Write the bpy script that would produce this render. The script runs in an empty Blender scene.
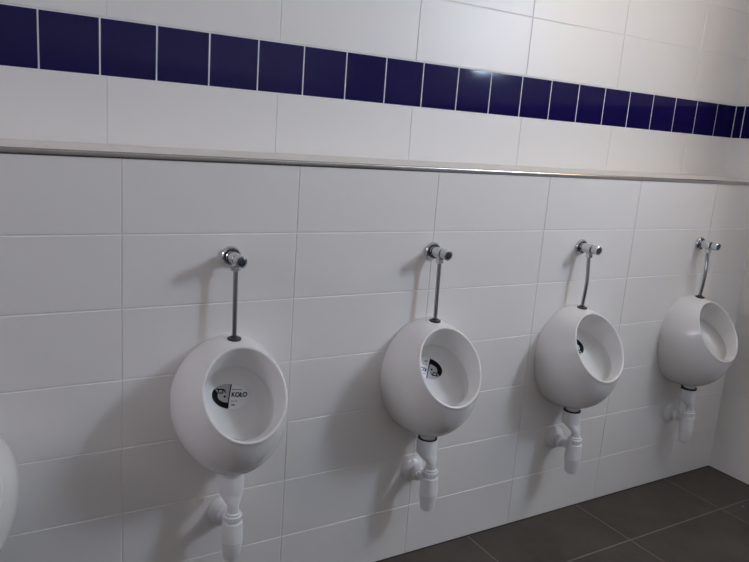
import bpy, bmesh, math, random
from mathutils import Vector, Matrix
from mathutils.bvhtree import BVHTree
random.seed(4)
S = bpy.context.scene
C = S.collection
FZ = 1.39837                      # height of the ledge above the floor
PI = math.pi

# ------------------------------------------------------------------ camera
cam_d = bpy.data.cameras.new('camera'); cam = bpy.data.objects.new('camera', cam_d); C.objects.link(cam)
rt = Vector((0.86002822, -0.50494111, 0.07338896)); up = Vector((0.04409548, 0.21684313, 0.97521005))
fw = Vector((0.50833754, 0.83547204, -0.20875684))
M = Matrix.Identity(4)
for i in range(3):
    M[i][0] = rt[i]; M[i][1] = up[i]; M[i][2] = -fw[i]
M.translation = Vector((-0.36427, -1.87892, 0.11052 + FZ))
cam.matrix_world = M
cam_d.sensor_width = 36.0; cam_d.lens = 36.0 * 699.48517 / 749.0; cam_d.clip_start = 0.05
S.camera = cam

# ------------------------------------------------------------------ sky, daylight, exposure
W = bpy.data.worlds.new('daylight_or_fill'); S.world = W; W.use_nodes = True
nt = W.node_tree; nt.nodes.clear()
wo = nt.nodes.new('ShaderNodeOutputWorld'); bg = nt.nodes.new('ShaderNodeBackground')
tc = nt.nodes.new('ShaderNodeTexCoord'); sx = nt.nodes.new('ShaderNodeSeparateXYZ'); rp = nt.nodes.new('ShaderNodeValToRGB')
rp.color_ramp.elements[0].position = 0.46; rp.color_ramp.elements[0].color = (0.30, 0.27, 0.24, 1)
rp.color_ramp.elements[1].position = 0.54; rp.color_ramp.elements[1].color = (0.80, 0.90, 1.0, 1)
mp = nt.nodes.new('ShaderNodeMath'); mp.operation = 'MULTIPLY_ADD'; mp.inputs[1].default_value = 0.5; mp.inputs[2].default_value = 0.5
nt.links.new(tc.outputs['Generated'], sx.inputs[0]); nt.links.new(sx.outputs['Z'], mp.inputs[0])
nt.links.new(mp.outputs[0], rp.inputs[0]); nt.links.new(rp.outputs[0], bg.inputs[0]); nt.links.new(bg.outputs[0], wo.inputs[0])
bg.inputs[1].default_value = 1.0
XR = 2.80991; YB = 0.18865; YF = -3.3; XL = -3.2; ZC = 1.30 + FZ
WZ0, WZ1 = 0.53 + FZ, 1.20 + FZ
WIN_R = [(-1.34, -0.86), (-1.90, -1.42)]                     # two windows in the right hand wall (along y)
FILL_WIN_L = [(-1.25, -0.15)]                                      # unseen window added in the left hand wall for fill (along y)
def area(name, loc, rot, sx_, sy_, col, power, spread=180):
    pl = bpy.data.lights.new(name, 'AREA'); pl.shape = 'RECTANGLE'; pl.size = sx_; pl.size_y = sy_
    pl.color = col; pl.energy = power; pl.spread = math.radians(spread)
    po = bpy.data.objects.new(name, pl); C.objects.link(po); po.location = loc; po.rotation_euler = rot
    return po
WH = WZ1 - WZ0; WM = (WZ0 + WZ1) / 2
#BEGIN_LIGHTS
FILL_L = ((0.65, 0.62, 0.73), 40)  # colour and power of the added fill on the left
DAY_R = [((0.66, 0.45, 0.20), 20), ((1.92, 2.36, 3.05), 20)]   # daylight just outside each window
for (y0, y1), (col, pw) in zip(WIN_R, DAY_R): area('daylight_or_fill', (XR + 0.058, (y0 + y1) / 2, WM), (0, PI / 2, 0), WH + 0.02, y1 - y0 + 0.02, col, pw)
for y0, y1 in FILL_WIN_L: area('daylight_or_fill', (XL - 0.058, (y0 + y1) / 2, WM), (0, -PI / 2, 0), WH + 0.02, y1 - y0 + 0.02, FILL_L[0], FILL_L[1])  # added fill light behind the left opening, brightens the room
#END_LIGHTS
S.view_settings.view_transform = 'Standard'; S.view_settings.look = 'None'; S.view_settings.gamma = 1.0
S.view_settings.use_curve_mapping = False
S.view_settings.exposure = 0.0

# ------------------------------------------------------------------ materials
def mat(name, col, rough=0.5, metal=0.0, spec=0.5, coat=0.0, coat_r=0.05, noise=None, bump=None, rvar=None):
    m = bpy.data.materials.new(name); m.use_nodes = True; t = m.node_tree
    b = t.nodes['Principled BSDF']
    b.inputs['Base Color'].default_value = (*col, 1); b.inputs['Roughness'].default_value = rough
    b.inputs['Metallic'].default_value = metal; b.inputs['Specular IOR Level'].default_value = spec
    b.inputs['Coat Weight'].default_value = coat; b.inputs['Coat Roughness'].default_value = coat_r
    co = t.nodes.new('ShaderNodeTexCoord')
    if noise:
        sc, amt = noise
        n = t.nodes.new('ShaderNodeTexNoise'); n.inputs['Scale'].default_value = sc; n.inputs['Detail'].default_value = 6
        r = t.nodes.new('ShaderNodeValToRGB')
        r.color_ramp.elements[0].position = 0.3; r.color_ramp.elements[1].position = 0.7
        r.color_ramp.elements[0].color = (*[c * (1 - amt) for c in col], 1); r.color_ramp.elements[1].color = (*[min(1, c * (1 + amt)) for c in col], 1)
        t.links.new(co.outputs['Object'], n.inputs['Vector']); t.links.new(n.outputs['Fac'], r.inputs[0]); t.links.new(r.outputs[0], b.inputs['Base Color'])
    if bump:
        sc, st, di = bump
        n = t.nodes.new('ShaderNodeTexNoise'); n.inputs['Scale'].default_value = sc; n.inputs['Detail'].default_value = 2
        bp = t.nodes.new('ShaderNodeBump'); bp.inputs['Strength'].default_value = st; bp.inputs['Distance'].default_value = di
        t.links.new(co.outputs['Object'], n.inputs['Vector']); t.links.new(n.outputs['Fac'], bp.inputs['Height']); t.links.new(bp.outputs[0], b.inputs['Normal'])
    return m
M_TILE = mat('white_glazed_tile', (0.85, 0.825, 0.795), 0.38, bump=(3.0, 0.25, 0.004))
M_BLUE = mat('navy_glazed_tile', (0.010, 0.006, 0.070), 0.08, spec=0.25, bump=(6.0, 0.12, 0.003))
M_GROUT = mat('pale_grout', (0.86, 0.85, 0.84), 0.85)
M_BGROUT = mat('white_band_grout', (0.92, 0.92, 0.93), 0.8)
M_PAINT = mat('white_wall_paint', (0.88, 0.86, 0.825), 0.8, noise=(4, 0.02))
M_CERAMIC = mat('white_vitreous_china', (0.80, 0.785, 0.765), 0.18)
M_CHROME = mat('polished_chrome', (0.66, 0.67, 0.69), 0.05, metal=1.0)
M_STEEL = mat('brushed_pipe_metal', (0.36, 0.37, 0.39), 0.13, metal=1.0)
M_DARKCAP = mat('dark_chrome_button', (0.10, 0.115, 0.15), 0.12, metal=0.8)
M_GAPSHADE = mat('painted_gap_shade', (0.03, 0.03, 0.033), 0.3)  # near-black colour stands in for shade in flange recess and behind knob
M_RUBBER = mat('black_rubber', (0.018, 0.018, 0.02), 0.45)
M_PLASTIC = mat('white_plastic', (0.80, 0.80, 0.80), 0.32)
M_ALU = mat('brushed_aluminium', (0.52, 0.51, 0.50), 0.22, metal=1.0)
M_LEDGE = mat('ledge_tile', (0.82, 0.77, 0.70), 0.4)
M_PANEL = mat('grey_laminate', (0.52, 0.48, 0.44), 0.5)
M_PVC = mat('white_window_frame', (0.8, 0.8, 0.8), 0.35)
M_STICK = mat('sticker_paper', (0.88, 0.88, 0.89), 0.35)
M_INK = mat('sticker_black', (0.005, 0.005, 0.006), 0.5, spec=0.1)
M_GREY = mat('sticker_grey', (0.30, 0.30, 0.32), 0.4)
# floor: dark stone tile with worn blotches and scattered pale specks
M_FLOOR = mat('dark_stone_tile', (0.05, 0.047, 0.044), 0.55, bump=(60, 0.15, 0.002))
t = M_FLOOR.node_tree; b = t.nodes['Principled BSDF']; co = t.nodes.new('ShaderNodeTexCoord')
n1 = t.nodes.new('ShaderNodeTexNoise'); n1.inputs['Scale'].default_value = 5; n1.inputs['Detail'].default_value = 8; n1.inputs['Roughness'].default_value = 0.65
r1 = t.nodes.new('ShaderNodeValToRGB'); r1.color_ramp.elements[0].position = 0.35; r1.color_ramp.elements[1].position = 0.72
r1.color_ramp.elements[0].color = (0.048, 0.039, 0.030, 1); r1.color_ramp.elements[1].color = (0.083, 0.068, 0.053, 1)
vo = t.nodes.new('ShaderNodeTexVoronoi'); vo.inputs['Scale'].default_value = 7
lt = t.nodes.new('ShaderNodeMath'); lt.operation = 'LESS_THAN'; lt.inputs[1].default_value = 0.035
mx = t.nodes.new('ShaderNodeMix'); mx.data_type = 'RGBA'; mx.inputs[7].default_value = (0.32, 0.31, 0.29, 1)
t.links.new(co.outputs['Object'], n1.inputs['Vector']); t.links.new(co.outputs['Object'], vo.inputs['Vector'])
t.links.new(n1.outputs['Fac'], r1.inputs[0]); t.links.new(vo.outputs['Distance'], lt.inputs[0])
t.links.new(lt.outputs[0], mx.inputs[0]); t.links.new(r1.outputs[0], mx.inputs[6]); t.links.new(mx.outputs[2], b.inputs['Base Color'])
M_FGROUT = mat('floor_grout', (0.22, 0.20, 0.18), 0.9)
M_CAULK = mat('dark_joint', (0.03, 0.028, 0.026), 0.8)
M_GLASS = bpy.data.materials.new('window_glass'); M_GLASS.use_nodes = True; t = M_GLASS.node_tree; t.nodes.clear()
o_ = t.nodes.new('ShaderNodeOutputMaterial'); tr = t.nodes.new('ShaderNodeBsdfTransparent'); gl = t.nodes.new('ShaderNodeBsdfGlossy')
ms = t.nodes.new('ShaderNodeMixShader'); gl.inputs['Roughness'].default_value = 0.02
ms.inputs[0].default_value = 0.05; t.links.new(tr.outputs[0], ms.inputs[1]); t.links.new(gl.outputs[0], ms.inputs[2]); t.links.new(ms.outputs[0], o_.inputs[0])

# ------------------------------------------------------------------ mesh helpers
class MB:
    def __init__(s): s.v = []; s.f = []; s.m = []; s.mats = []
    def mi(s, m):
        if m not in s.mats: s.mats.append(m)
        return s.mats.index(m)
    def face(s, pts, m):
        k = len(s.v); s.v += [tuple(p) for p in pts]; s.f.append(tuple(range(k, k + len(pts)))); s.m.append(s.mi(m))
    def rings(s, rings, m, cap0=False, cap1=False, closed=True):
        base = []
        for r in rings:
            base.append(len(s.v)); s.v += [tuple(p) for p in r]
        n = len(rings[0]); i = s.mi(m)
        for a, b in zip(base, base[1:]):
            for k in range(n if closed else n - 1):
                j = (k + 1) % n
                s.f.append((a + k, a + j, b + j, b + k)); s.m.append(i)
        if cap0: s.f.append(tuple(base[0] + k for k in range(n))[::-1]); s.m.append(i)
        if cap1: s.f.append(tuple(base[-1] + k for k in range(n))); s.m.append(i)
    def box(s, a, b, m):
        x0, y0, z0 = a; x1, y1, z1 = b
        r = lambda z: [(x0, y0, z), (x1, y0, z), (x1, y1, z), (x0, y1, z)]
        s.rings([r(z0), r(z1)], m, True, True)
    def lathe(s, prof, m, origin=(0, 0, 0), axis=(0, 0, 1), n=40, cap0=True, cap1=True):
        """prof: (height along axis, radius)"""
        A = Vector(axis).normalized(); u = A.orthogonal().normalized(); w = A.cross(u); O = Vector(origin)
        s.rings([[O + A * h + (u * math.cos(2 * PI * k / n) + w * math.sin(2 * PI * k / n)) * r for k in range(n)] for h, r in prof], m, cap0, cap1)
    def tube(s, path, rad, m, n=20):
        P = [Vector(p) for p in path]; R = []
        for i, p in enumerate(P):
            d = (P[min(i + 1, len(P) - 1)] - P[max(i - 1, 0)]).normalized()
            u = d.cross(Vector((1, 0, 0.001))).normalized(); w = d.cross(u)
            r = rad[i] if isinstance(rad, (list, tuple)) else rad
            R.append([p + (u * math.cos(2 * PI * k / n) + w * math.sin(2 * PI * k / n)) * r for k in range(n)])
        s.rings(R, m, True, True)
    def mesh(s, name, smooth=True, angle=35):
        me = bpy.data.meshes.new(name); me.from_pydata(s.v, [], s.f)
        for m in s.mats: me.materials.append(m)
        me.polygons.foreach_set('material_index', s.m)
        bm = bmesh.new(); bm.from_mesh(me); bmesh.ops.remove_doubles(bm, verts=bm.verts, dist=1e-6)
        bmesh.ops.recalc_face_normals(bm, faces=bm.faces) if smooth else None
        bm.to_mesh(me); bm.free()
        if smooth:
            me.shade_smooth(); me.set_sharp_from_angle(angle=math.radians(angle))
        return me
    def obj(s, name, parent=None, smooth=True, angle=35):
        o = bpy.data.objects.new(name, s.mesh(name, smooth, angle)); C.objects.link(o); o.parent = parent
        return o
def tag(o, label, cat, group=None):
    o['label'] = label; o['category'] = cat
    if group: o['group'] = group
    return o
def thing(name, loc, label, cat, group=None):
    o = bpy.data.objects.new(name, None); C.objects.link(o); o.location = loc; o.empty_display_size = 0.1
    return tag(o, label, cat, group)
def struct(o): o['kind'] = 'structure'; return o

def cut(rect, hole):
    """pieces of rect outside the hole"""
    a0, b0, a1, b1 = rect
    if not hole: return [rect]
    h0, k0, h1, k1 = hole
    if a1 <= h0 or a0 >= h1 or b1 <= k0 or b0 >= k1: return [rect]
    out = []
    if a0 < h0: out.append((a0, b0, h0, b1))
    if a1 > h1: out.append((h1, b0, a1, b1))
    c0, c1 = max(a0, h0), min(a1, h1)
    if b0 < k0: out.append((c0, b0, c1, k0))
    if b1 > k1: out.append((c0, k1, c1, b1))
    return out
def tile(mb, fn, rect, m, gm, gap, bev, dep):
    """one tile in plane coordinates; fn(a, b, depth) -> point (depth positive is into the room)"""
    a0, b0, a1, b1 = rect
    g = gap / 2
    if a1 - a0 < 4 * g or b1 - b0 < 4 * g: return
    def R(i, d): return [fn(a0 + i, b0 + i, d), fn(a1 - i, b0 + i, d), fn(a1 - i, b1 - i, d), fn(a0 + i, b1 - i, d)]
    r0, r1, r2, r3 = R(0, -dep), R(g, -dep), R(g, -bev), R(g + bev, 0)
    for A, B, mm in ((r0, r1, gm), (r1, r2, m), (r2, r3, m)):
        for k in range(4):
            j = (k + 1) % 4
            mb.face((A[k], A[j], B[j], B[k]), mm)
    mb.face(r3, m)
def grid(lo, hi, start, step):
    """edges of a run of tiles between lo and hi whose joints fall on start + k*step"""
    e = [lo]; k = math.ceil((lo - start) / step - 1e-6)
    while start + k * step < hi - 1e-4:
        if start + k * step > lo + 1e-4: e.append(start + k * step)
        k += 1
    return e + [hi]

# ------------------------------------------------------------------ the room
TW = 0.49671; BP = 0.14932; BO = -0.16695
GAP, BEV, DEP = 0.0028, 0.0015, 0.0017
ROWS_LOW = [(-1.39837, -1.2)] + [(-1.2 + 0.2 * k, -1.0 + 0.2 * k) for k in range(5)] + [(-0.2, -0.002)]
ROWS_UP = [(0.0190, 0.20199)]; ROWS_TOP = [(0.35256, 0.56189), (0.56189, 0.7625)]
wb = MB()
fl = lambda a, b, d: (a, -d, b + FZ)
for z0, z1 in ROWS_LOW:
    ed = grid(XL, XR + 0.004, 0.0, TW)
    for a, b in zip(ed, ed[1:]): tile(wb, fl, (a, z0, b, z1), M_TILE, M_GROUT, GAP, BEV, DEP)
fu = lambda a, b, d: (a, YB - d, b + FZ)
for z0, z1 in ROWS_UP + ROWS_TOP:
    ed = grid(XL, XR + 0.004, -0.00142, TW)
    for a, b in zip(ed, ed[1:]): tile(wb, fu, (a, z0, b, z1), M_TILE, M_GROUT, GAP, BEV, DEP)
ed = grid(XL, XR, BO, BP)
for a, b in zip(ed, ed[1:]): tile(wb, fu, (a, 0.20199, b, 0.35256), M_BLUE, M_BGROUT, 0.0042, 0.001, 0.0014)
wb.face([fu(XL, 0.7625, -0.003), fu(XR, 0.7625, -0.003), fu(XR, ZC - FZ, -0.003), fu(XL, ZC - FZ, -0.003)], M_PAINT)
wb.face([fu(XL, 0.7625, 0), fu(XR, 0.7625, 0), fu(XR, 0.7625, -0.003), fu(XL, 0.7625, -0.003)][::-1], M_GROUT)
# ledge on top of the boxed-out lower wall
ed = grid(XL, XR, 0.0, TW)
for a, b in zip(ed, ed[1:]):
    tile(wb, lambda p, q, d: (p, q, FZ + 0.0112 + 0.0545 * q + d), (a, 0.004, b, YB), M_LEDGE, M_GROUT, GAP, BEV, DEP)
wb.box((XL - 0.2, YB + 0.004, -0.1), (XR + 0.2, YB + 0.2, ZC + 0.1), M_PAINT)
struct(wb.obj('wall_back', smooth=False))

# quarter-round metal edge profile along the ledge
tb = MB()
prof = [(0.006, -0.0045), (-0.0012, -0.0045), (-0.0018, -0.0035)]
prof += [(0.0034 - 0.0050 * math.cos(a), 0.0068 + 0.0050 * math.sin(a)) for a in [PI / 2 * k / 10 for k in range(11)]]
prof += [(0.0040, 0.006)]
tb.rings([[(x, y, z + FZ) for y, z in prof] for x in (XL, XR)], M_ALU, True, True)
struct(tb.obj('trim_1', angle=50))

# right wall with its window opening
wr = MB(); fr_ = lambda a, b, d: (XR - d, a, b + FZ)
holes = [(y0, WZ0 - FZ, y1, WZ1 - FZ) for y0, y1 in WIN_R]
def cut_all(r, hs):
    out = [r]
    for h in hs: out = [p for q in out for p in cut(q, h)]
    return out
rows = [(-1.39837, -1.2)] + [(-1.2 + 0.2 * k, -1.0 + 0.2 * k) for k in range(5)] + [(-0.2, 0.002), (0.002, 0.20199)] + ROWS_TOP
for z0, z1 in rows:
    ed = grid(YF, YB + 0.004, YB - 0.44, TW)
    for a, b in zip(ed, ed[1:]):
        if b <= 0 or z0 >= 0.0: rr = [(a, z0, b, z1)]
        else: rr = [(a, z0, 0.004, z1)] if a < 0 else []
        for q in rr:
            for c in cut_all(q, holes): tile(wr, fr_, c, M_TILE, M_GROUT, GAP, BEV, DEP)
ed = grid(YF, YB, 0.1445, BP)
for a, b in zip(ed, ed[1:]): tile(wr, fr_, (a, 0.20199, b, 0.35256), M_BLUE, M_BGROUT, 0.0042, 0.001, 0.0014)
for c in cut_all((YF, 0.7625, YB, ZC - FZ), holes):
    wr.face([fr_(c[0], c[1], -0.003), fr_(c[2], c[1], -0.003), fr_(c[2], c[3], -0.003), fr_(c[0], c[3], -0.003)], M_PAINT)
def reveal(mb, u0, u1, fn):
    """lining of a window opening, fn(u, z, outward)"""
    for (a, b), (c, d) in (((u0, WZ0), (u1, WZ0)), ((u1, WZ0), (u1, WZ1)), ((u1, WZ1), (u0, WZ1)), ((u0, WZ1), (u0, WZ0))):
        mb.face([fn(a, b, 0), fn(c, d, 0), fn(c, d, 0.08), fn(a, b, 0.08)], M_PAINT)
for y0, y1 in WIN_R: reveal(wr, y0, y1, lambda u, z, o: (XR + o, u, z))
# outer skin of the wall, so that daylight comes in only through the openings
for c in cut_all((YF - 0.3, -1.6, YB + 0.3, ZC - FZ + 0.2), holes):
    wr.face([fr_(c[0], c[1], -0.08), fr_(c[2], c[1], -0.08), fr_(c[2], c[3], -0.08), fr_(c[0], c[3], -0.08)], M_PAINT)
struct(wr.obj('wall_right', smooth=False))

# windows: frame with mullion, and a pane as child
def window(name, u0, u1, fn):
    wf = MB(); w = 0.035; c = (u0 + u1) / 2
    def bx(a0, a1, z0, z1, o0, o1, mb, m):
        r = lambda z: [fn(a0, z, o0), fn(a1, z, o0), fn(a1, z, o1), fn(a0, z, o1)]
        mb.rings([r(z0), r(z1)], m, True, True)
    for a0, a1, z0, z1 in ((u0, u1, WZ0, WZ0 + w), (u0, u1, WZ1 - w, WZ1), (u0, u0 + w, WZ0 + w, WZ1 - w), (u1 - w, u1, WZ0 + w, WZ1 - w)):
        bx(a0, a1, z0, z1, 0.015, 0.045, wf, M_PVC)
    o = struct(wf.obj(name, angle=30)); gp = MB(); bx(u0 + .03, u1 - .03, WZ0 + .03, WZ1 - .03, 0.028, 0.032, gp, M_GLASS); gp.obj('pane', o)
window('window_1', *WIN_R[0], lambda u, z, o: (XR + o, u, z))
window('window_2', *WIN_R[1], lambda u, z, o: (XR + o, u, z))
window('fill_window_3', *FILL_WIN_L[0], lambda u, z, o: (XL - o, u, z))  # unseen, added to carry the fill light on the left

# floor, ceiling, remaining walls
fb = MB(); FS = 0.59089
ex = grid(XL, XR, 1.28714, FS); ey = grid(YF, 0.0, -0.29328, FS)
for a, b in zip(ex, ex[1:]):
    for c, d in zip(ey, ey[1:]):
        tile(fb, lambda p, q, dd: (p, q, dd), (a, c, b, d), M_FLOOR, M_FGROUT, 0.0050, 0.0006, 0.0008)
fb.box((XL - 0.3, YF - 0.3, -0.2), (XR + 0.3, YB + 0.3, -0.002), M_CAULK)
struct(fb.obj('floor', smooth=False))
jb = MB(); jb.box((XL, -0.0035, -0.002), (XR, 0.0, 0.0025), M_CAULK); jb.box((XR - 0.0035, YF, -0.002), (XR, -0.0035, 0.0025), M_CAULK)
struct(jb.obj('trim_2', smooth=False))
cb = MB(); cb.box((XL - 0.3, YF - 0.3, ZC), (XR + 0.3, YB + 0.3, ZC + 0.2), M_PAINT); struct(cb.obj('ceiling', smooth=False))
holes_l = [(y0, WZ0 - FZ, y1, WZ1 - FZ) for y0, y1 in FILL_WIN_L]
lb = MB(); fL = lambda a, b, d: (XL + d, a, b + FZ)
for z0, z1 in rows:
    ed = grid(YF, YB, YB - 0.44, TW)
    for a, b in zip(ed, ed[1:]):
        for c in cut_all((a, z0, b, z1), holes_l): tile(lb, fL, c, M_TILE, M_GROUT, GAP, BEV, DEP)
ed = grid(YF, YB, 0.1445, BP)
for a, b in zip(ed, ed[1:]): tile(lb, fL, (a, 0.20199, b, 0.35256), M_BLUE, M_BGROUT, 0.0042, 0.001, 0.0014)
for c in cut_all((YF, 0.7625, YB, ZC - FZ), holes_l): lb.face([fL(c[0], c[1], 0), fL(c[2], c[1], 0), fL(c[2], c[3], 0), fL(c[0], c[3], 0)], M_PAINT)
for y0, y1 in FILL_WIN_L: reveal(lb, y0, y1, lambda u, z, o: (XL - o, u, z))
for c in cut_all((YF - 0.3, -1.6, YB + 0.3, ZC - FZ + 0.2), holes_l):
    lb.face([fL(c[0], c[1], -0.08), fL(c[2], c[1], -0.08), fL(c[2], c[3], -0.08), fL(c[0], c[3], -0.08)], M_PAINT)
struct(lb.obj('wall_left', smooth=False))
ob = MB()
ob.face([(XL, YF, 0), (XR, YF, 0), (XR, YF, 1.88), (XL, YF, 1.88)], M_PANEL)
ob.face([(XL, YF, 1.88), (XR, YF, 1.88), (XR, YF, ZC), (XL, YF, ZC)], M_PAINT)
ob.box((XL - 0.2, YF - 0.1, -0.1), (XR + 0.2, YF - 0.004, ZC + 0.1), M_PAINT)
struct(ob.obj('wall_front', smooth=False))

# ------------------------------------------------------------------ urinal
NU = 128
def ell_axes(t): return Vector((1, 0, 0)), Vector((0, -math.sin(t), -math.cos(t))), Vector((0, -math.cos(t), math.sin(t)))   # across, down, out
ZO = -0.69                                   # local origin of a urinal sits on the wall at this height (from the ledge)
WALL_C = Vector((0, -0.0006, -0.6783 - ZO)); WALL_A, WALL_U, WALL_D = 0.1644, 0.1844, 0.2239                   # where it meets the wall
CTL_C = Vector((0, -0.1016, -0.6787 - ZO)); CTL_A, CTL_U, CTL_D, CTL_T = 0.1638, 0.2108, 0.2446, 0.4024          # fullness of the belly
RIM_C = Vector((0, -0.1626, -0.6209 - ZO)); RIM_A, RIM_B, RIM_T = 0.1222, 0.1368, 0.5216                          # the open rim
IN_C = Vector((0, -0.1146, -0.6615 - ZO)); IN_A, IN_B, IN_T = 0.0996, 0.1125, 0.8128
def ring(c, a, b, t, off=0.0, bu=None):
    X, D, N = ell_axes(t); bu = bu or b
    return [c + N * off + X * (a * math.cos(2 * PI * k / NU)) + D * ((b if k < NU / 2 else bu) * math.sin(2 * PI * k / NU)) for k in range(NU)]
def urinal_mesh():
    mb = MB(); R = []
    NS = 30
    wall, ctl, rim = ring(WALL_C, WALL_A, WALL_D, 0, 0, WALL_U), ring(CTL_C, CTL_A, CTL_D, CTL_T, 0, CTL_U), ring(RIM_C, RIM_A, RIM_B, RIM_T)
    for i in range(NS + 1):
        q = i / NS
        R.append([wall[k] * (1 - q) ** 2 + ctl[k] * (2 * q * (1 - q)) + rim[k] * q * q for k in range(NU)])
    # rounded lip
    for q, off in ((0.993, 0.0024), (0.978, 0.0040), (0.958, 0.0042), (0.940, 0.0028), (0.930, -0.0005)):
        R.append(ring(RIM_C, RIM_A * q, RIM_B * q, RIM_T, off))
    # inner flushing rim running back to its hidden edge
    last = R[-1]; edge = ring(IN_C, IN_A, IN_B, IN_T)
    for i in range(1, 11):
        s = i / 10
        R.append([last[k].lerp(edge[k], s) + ell_axes(IN_T)[2] * 0.0 for k in range(NU)])
    R.append(ring(IN_C, IN_A * 1.012, IN_B * 1.012, IN_T, -0.003))
    R.append(ring(IN_C, IN_A * 1.06, IN_B * 1.06, IN_T, -0.006))
    # the dish behind it
    dish = []
    for i in range(0, 13):
        ph = PI / 2 * i / 12
        q = 1.07 * math.cos(ph) if i < 12 else 0.004
        dish.append(ring(IN_C, IN_A * q, IN_B * q, IN_T, -0.010 - 0.048 * math.sin(ph)))
    R += dish
    mb.rings(R, M_CERAMIC, True, True)
    # drain holes in the bottom of the dish are hidden by the front of the bowl
    return mb, dish
UM, DISH = urinal_mesh()
U_ME = UM.mesh('urinal', True, 60)
bmv = bmesh.new(); bmv.from_mesh(U_ME); BVH = BVHTree.FromBMesh(bmv)
dv = MB(); dv.rings(DISH, M_CERAMIC, False, True); bmd = bmesh.new(); bmd.from_mesh(dv.mesh('dish')); DBVH = BVHTree.FromBMesh(bmd)

# outlet spout under the bowl
SP_Y = -0.075
loc, _, _, _ = BVH.ray_cast(Vector((0, SP_Y, -1)), Vector((0, 0, 1))); ZBOT = loc.z
sp = MB(); sp.lathe([(ZBOT + 0.012, 0.030), (ZBOT - 0.001, 0.028), (ZBOT - 0.004, 0.026), (-0.9030 - ZO, 0.026)], M_CERAMIC, (0, SP_Y, 0))
SP_ME = sp.mesh('outlet_spout')

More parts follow.
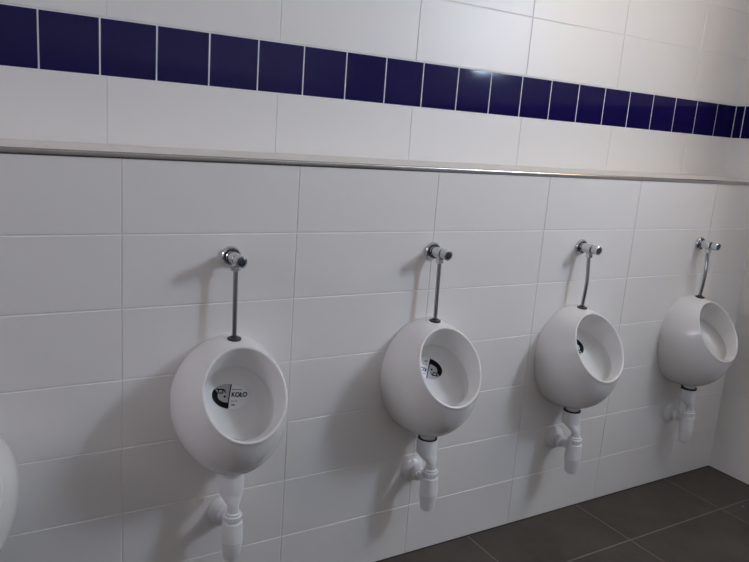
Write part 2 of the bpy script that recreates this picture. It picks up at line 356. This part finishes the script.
# sticker laid on the dish
def text_tris(body, size, shear=0.0):
    cu = bpy.data.curves.new('lettering', 'FONT'); cu.body = body; cu.size = size; cu.align_x = 'LEFT'; cu.shear = shear; cu.offset = 0.0006
    o = bpy.data.objects.new('lettering', cu); C.objects.link(o)
    bpy.context.view_layer.update()
    me = bpy.data.meshes.new_from_object(o.evaluated_get(bpy.context.evaluated_depsgraph_get()))
    vs = [(v.co.x, v.co.y) for v in me.vertices]; fs = [tuple(p.vertices) for p in me.polygons]
    bpy.data.objects.remove(o); bpy.data.curves.remove(cu); bpy.data.meshes.remove(me)
    return vs, fs
def sticker(rot, cx, cy, hw=0.055, hh=0.037):
    """label art in its own millimetre plane, turned by rot and laid on the dish around (cx across, cy down)"""
    X, D, N = ell_axes(IN_T); mb = MB(); cr, sr = math.cos(rot), math.sin(rot)
    def place(x, y, lift):
        gx, gy = cx + x * cr + y * sr, cy - (-x * sr + y * cr)       # y is up on the label
        o = IN_C + X * gx + D * gy + N * 0.02
        h, nn, _, _ = DBVH.ray_cast(o, -N)
        return h + N * lift if h else o - N * 0.06
    def poly_grid(inside, m, lift, nx=44, ny=30, x0=-hw, x1=hw):
        """fills an outline given as y range per x"""
        cols = []
        for i in range(nx + 1):
            x = x0 + (x1 - x0) * i / nx; lo, hi = inside(x)
            cols.append([place(x, lo + (hi - lo) * j / ny, lift) for j in range(ny + 1)])
        mb.rings(cols, m, closed=False)
    E = lambda x, a=hw, b=hh: b * math.sqrt(max(0, 1 - (x / a) ** 2))
    poly_grid(lambda x: (-E(x), E(x)), M_STICK, 0.0004)
    dx = lambda y: -0.003 + 0.19 * y                 # slanted dividing line
    # grey picture half
    def half(x):
        e = E(x)
        yc = (x + 0.003) / 0.19
        return (max(-e, min(e, yc)), e) if x > dx(-hh) else (-e, e)
    poly_grid(half, M_STICK2, 0.0007, x0=-hw, x1=dx(hh * 0.98), nx=30)
    # black crescent: outer ellipse minus an inner disc, swept from the left round to the divider
    n = 40; outer = []; inner = []
    for i in range(n + 1):
        a = math.radians(150 + (262 - 150) * i / n)
        ox, oy = hw * math.cos(a), hh * math.sin(a)
        wdt = 0.0175 * min(1, (i / n) * 7 + 0.25)
        ll = math.hypot(ox, oy); k = (ll - wdt) / ll
        outer.append(place(ox, oy, 0.0010)); inner.append(place(ox * k, oy * k * (0.92 if i > n * .5 else 1), 0.0010))
    mb.rings([outer, inner], M_INK, closed=False)
    # dividing line
    L = [place(dx(y) - 0.0018, y, 0.0012) for y in [hh * (-.99 + 1.98 * k / 20) for k in range(21)]]
    Rr = [place(dx(y) + 0.0018, y, 0.0012) for y in [hh * (-.99 + 1.98 * k / 20) for k in range(21)]]
    mb.rings([L, Rr], M_INK, closed=False)
    # small outline picture of a basin and its dot
    def bar(x0, y0, x1, y1, w, m=M_INK, lift=0.0013):
        d = Vector((x1 - x0, y1 - y0)); d.normalize(); px, py = -d.y * w / 2, d.x * w / 2
        a = [(x0 + px + (x1 - x0) * k / 8, y0 + py + (y1 - y0) * k / 8) for k in range(9)]; b2 = [(x0 - px + (x1 - x0) * k / 8, y0 - py + (y1 - y0) * k / 8) for k in range(9)]
        mb.rings([[place(x, y, lift) for x, y in a], [place(x, y, lift) for x, y in b2]], m, closed=False)
    bar(-0.041, 0.019, -0.017, 0.020, 0.004); bar(-0.036, 0.018, -0.034, 0.009, 0.0035); bar(-0.034, 0.009, -0.023, 0.009, 0.0032)
    bar(-0.023, 0.009, -0.020, 0.019, 0.0035); bar(-0.018, 0.020, -0.012, 0.011, 0.0035)
    bar(-0.019, -0.001, -0.013, 0.001, 0.006)
    # lettering
    vs, fs = text_tris('KO\u0141O', 0.0185, 0.12)
    xs = [v[0] for v in vs]; sc = 0.046 / (max(xs) - min(xs)); mi_ = mb.mi(M_INK)
    k0 = len(mb.v); mb.v += [tuple(place(0.004 + (x - min(xs)) * sc, 0.0005 + y, 0.0012)) for x, y in vs]
    for f in fs: mb.f.append(tuple(k0 + i for i in f)); mb.m.append(mi_)
    bar(0.006, 0.0215, 0.036, 0.0215, 0.0022, M_GREY, 0.0012)
    for a, b2 in ((0.003, 0.007), (0.009, 0.013), (0.015, 0.021)): bar(a, -0.0125, b2, -0.0125, 0.0028, M_GREY, 0.0012)
    bar(0.002, -0.024, 0.013, -0.024, 0.005, M_GREY, 0.0012)
    return mb
M_STICK2 = mat('sticker_picture_grey', (0.48, 0.48, 0.50), 0.35)

UX = [-0.423, 0.2945, 0.9945, 1.69, 2.42]
ULAB = ['white egg-shaped wall urinal hung lower than the others, cut off at the left edge',
        'white egg-shaped wall urinal with an upright oval label showing its whole lettering',
        'white egg-shaped wall urinal with an upside-down oval label, its lettering partly hidden by the rim',
        'white egg-shaped wall urinal where only the black edge of a label peeks past the rim',
        'white egg-shaped wall urinal beside the right-hand corner, no label visible inside']
STK = {1: (math.radians(9), -0.003, -0.043), 2: (math.radians(180 + 20), -0.004, -0.050), 3: (math.radians(180 + 18), -0.006, -0.062)}
for i, x in enumerate(UX):
    u = bpy.data.objects.new('urinal', U_ME); C.objects.link(u); u.location = (x, 0, ZO + FZ - (0.155 if i == 0 else 0))     # the one at the far left hangs lower
    tag(u, ULAB[i], 'urinal', 'row of wall-hung urinals')
    s_ = bpy.data.objects.new('outlet_spout', SP_ME); C.objects.link(s_); s_.parent = u
    if i in STK:
        st = sticker(*STK[i]); so = st.obj('sticker', u, smooth=False)
        so['label'] = 'oval black and grey sticker with a black crescent' 

# ------------------------------------------------------------------ flush valves with their pipes
ZV = -0.2645
def valve(i, x, bent):
    e = thing('flush_valve', (x, 0, ZV + FZ), VLAB[i], 'flush valve', 'chrome flush valves above the urinals')
    A = (0, -1, 0)
    m = MB(); m.lathe([(0.0005, 0.0295), (0.004, 0.0300), (0.008, 0.0285), (0.0105, 0.0255), (0.0105, 0.0240), (0.007, 0.0225), (0.007, 0.010)], M_CHROME, (0, 0, 0), A); m.lathe([(0.0065, 0.0212), (0.0085, 0.0212), (0.0085, 0.0168)], M_GAPSHADE, (0, 0, 0), A); m.obj('wall_flange', e)
    m = MB(); m.lathe([(0.005, 0.0165), (0.010, 0.0165), (0.012, 0.0150), (0.018, 0.0150), (0.019, 0.0172), (0.054, 0.0172), (0.057, 0.0160), (0.058, 0.0125)], M_CHROME, (0, 0, 0), A); m.lathe([(0.0575, 0.0135), (0.0655, 0.0135)], M_GAPSHADE, (0, 0, 0), A)
    m.obj('valve_body', e)
    k = MB(); k.lathe([(0.064, 0.0150), (0.066, 0.0168), (0.070, 0.0172), (0.088, 0.0172), (0.091, 0.0166), (0.0925, 0.0145), (0.0915, 0.0135)], M_CHROME, (0, 0, 0), A); kn = k.obj('push_knob', e)
    k = MB(); k.lathe([(0.0905, 0.0126), (0.0922, 0.0122), (0.0930, 0.0108), (0.0933, 0.004)], M_DARKCAP, (0, 0, 0), A)
    kb = k.obj('button', kn); kb['label'] = 'dark button face'
    YP = -0.046
    m = MB(); m.lathe([(-0.012, 0.0105), (-0.020, 0.0105)], M_CHROME, (0, YP, 0), (0, 0, 1), 32)
    m.lathe([(-0.0185, 0.0125), (-0.020, 0.0140), (-0.032, 0.0140), (-0.0335, 0.0125)], M_CHROME, (0, YP, 0), (0, 0, 1), 6)
    m.obj('outlet_nut', e)
    yb = -0.051
    h, _, _, _ = BVH.ray_cast(Vector((0, yb, 1)), Vector((0, 0, -1)))
    zt = h.z + ZO - ZV                         # top of the bowl in valve coordinates
    m = MB(); pts = []
    for j in range(41):
        s = j / 40; z = -0.031 + (zt - 0.004 + 0.031) * s
        sm = s * s * (3 - 2 * s)
        if bent:
            q = min(1, max(0, (s - 0.10) / 0.42)); q = q * q * (3 - 2 * q)
            pts.append((BX[i] * q, YP + (yb - YP) * q - 0.006 * math.sin(PI * min(1, s * 1.1)), z))
        else: pts.append((0, YP + (yb - YP) * s, z))
    m.tube(pts, 0.0066, M_STEEL); m.obj('flush_pipe', e)
    m = MB(); gx = BX[i] if bent else 0
    m.lathe([(zt - 0.005, 0.0195), (zt + 0.0005, 0.0200), (zt + 0.0030, 0.0185), (zt + 0.0040, 0.0110), (zt + 0.008, 0.0090), (zt + 0.009, 0.0072)], M_RUBBER, (gx, yb, 0)); g = m.obj('gasket', e)
    g['label'] = 'black rubber gasket'
    return e
VX = [0.2965, 0.996, 1.695, 2.428]; BX = [0, 0, -0.004, -0.008]
VLAB = ['chrome flush valve with straight pipe above the urinal with the upright label',
        'chrome flush valve with straight pipe above the urinal with the upside-down label',
        'chrome flush valve with bent pipe, third from the left, not the one near the corner',
        'chrome flush valve with bent pipe above the urinal beside the corner']
for i in range(4): valve(i, VX[i], i >= 2)

# ------------------------------------------------------------------ bottle traps
TLAB = ['white plastic bottle trap under the urinal with the upright label',
        'white plastic bottle trap under the urinal with the upside-down label',
        'white plastic bottle trap under the third full urinal from the left',
        'white plastic bottle trap under the urinal beside the corner']
def trap(i, x, dx, dy, dz=0.0, ct=-0.908):
    # ct: height of the cup's mouth; pushed right up against the bowl on two of them
    e = thing('bottle_trap', (x, 0, FZ - 1.05), TLAB[i], 'waste trap', 'white bottle traps under the urinals')
    z0 = 1.05
    cx, cy = 0.0, SP_Y                      # cup under the spout
    bx, by = dx, SP_Y + dy                  # bottle axis
    if ct < -0.905:
        m = MB(); top = -0.9032 + z0
        m.rings([[(cx + r * math.cos(2 * PI * k / 40), cy + r * math.sin(2 * PI * k / 40), z) for k in range(40)] for z, r in
                 ((top, 0.0262), (top, 0.0325), (top - 0.001, 0.0335), (ct - 0.0005 + z0, 0.0335), (ct - 0.0005 + z0, 0.0262), (top, 0.0262))], M_RUBBER)
        g = m.obj('seal_ring', e); g['label'] = 'black rubber seal'
    m = MB(); n = 40; R = []
    for z, r, q in ((ct, 0.0345, 0), (ct - 0.002, 0.0355, 0), (-0.952, 0.0355, 0), (-0.958, 0.0350, .05), (-0.972, 0.0265, .55), (-0.984, 0.0185, .95), (-0.988, 0.0172, 1), (-1.012, 0.0170, 1)):
        px, py = cx + (bx - cx) * q, cy + (by - cy) * q
        R.append([(px + r * math.cos(2 * PI * k / n), py + r * math.sin(2 * PI * k / n), z + z0) for k in range(n)])
    m.rings(R, M_PLASTIC, True, True); m.obj('inlet_cup', e)
    m = MB(); m.lathe([(-1.008 + z0 - dz, 0.0205), (-1.010 + z0 - dz, 0.0225), (-1.016 + z0 - dz, 0.0225), (-1.018 + z0 - dz, 0.0262), (-1.032 + z0 - dz, 0.0262), (-1.034 + z0 - dz, 0.024), (-1.040 + z0 - dz, 0.024)], M_PLASTIC, (bx, by, 0))
    for k in range(16):
        a = 2 * PI * k / 16
        m.box((bx + 0.0252 * math.cos(a) - .0022, by + 0.0252 * math.sin(a) - .0022, -1.031 + z0 - dz), (bx + 0.0252 * math.cos(a) + .0022, by + 0.0252 * math.sin(a) + .0022, -1.019 + z0 - dz), M_PLASTIC)
    m.obj('ring_nut', e)
    m = MB(); m.lathe([(-1.037 + z0 - dz, 0.0240), (-1.039 + z0 - dz, 0.0285), (-1.045 + z0 - dz, 0.0298), (-1.096 + z0 - dz, 0.0318)], M_PLASTIC, (bx, by, 0)); m.obj('bottle', e)
    m = MB(); m.lathe([(-1.0965 + z0 - dz, 0.0302), (-1.0975 + z0 - dz, 0.0314), (-1.112 + z0 - dz, 0.0302), (-1.150 + z0 - dz, 0.0252), (-1.158 + z0 - dz, 0.0225), (-1.162 + z0 - dz, 0.017), (-1.163 + z0 - dz, 0.008)], M_PLASTIC, (bx, by, 0)); m.obj('screw_cup', e)
    # outlet to the wall
    zo = -1.056 + z0 - dz * 0.5
    m = MB(); m.tube([(bx, by, zo), (bx * .7, by * .72, zo), (bx * .3, by * 0.3, zo), (0, -0.004, zo)], 0.0165, M_PLASTIC); op = m.obj('outlet_pipe', e)
    m = MB(); m.lathe([(0.027, 0.018), (0.0285, 0.0265), (0.041, 0.0265), (0.043, 0.0225), (0.047, 0.0215)], M_PLASTIC, (0, 0, zo), (0, -1, 0)); m.obj('outlet_nut', op)
    m = MB(); m.lathe([(0.0006, 0.0465), (0.003, 0.0465), (0.010, 0.0425), (0.018, 0.0315), (0.024, 0.0225), (0.025, 0.0168)], M_PLASTIC, (0, 0, zo), (0, -1, 0)); m.obj('wall_rosette', e)
for i, (dx, dy, dz, ct) in enumerate(((-0.003, -0.026, 0.0, -0.9036), (0.004, -0.028, 0.0, -0.9062), (0.002, -0.032, -0.004, -0.908), (0.002, -0.020, -0.004, -0.911))):
    trap(i, UX[i + 1], dx, dy, dz, ct)
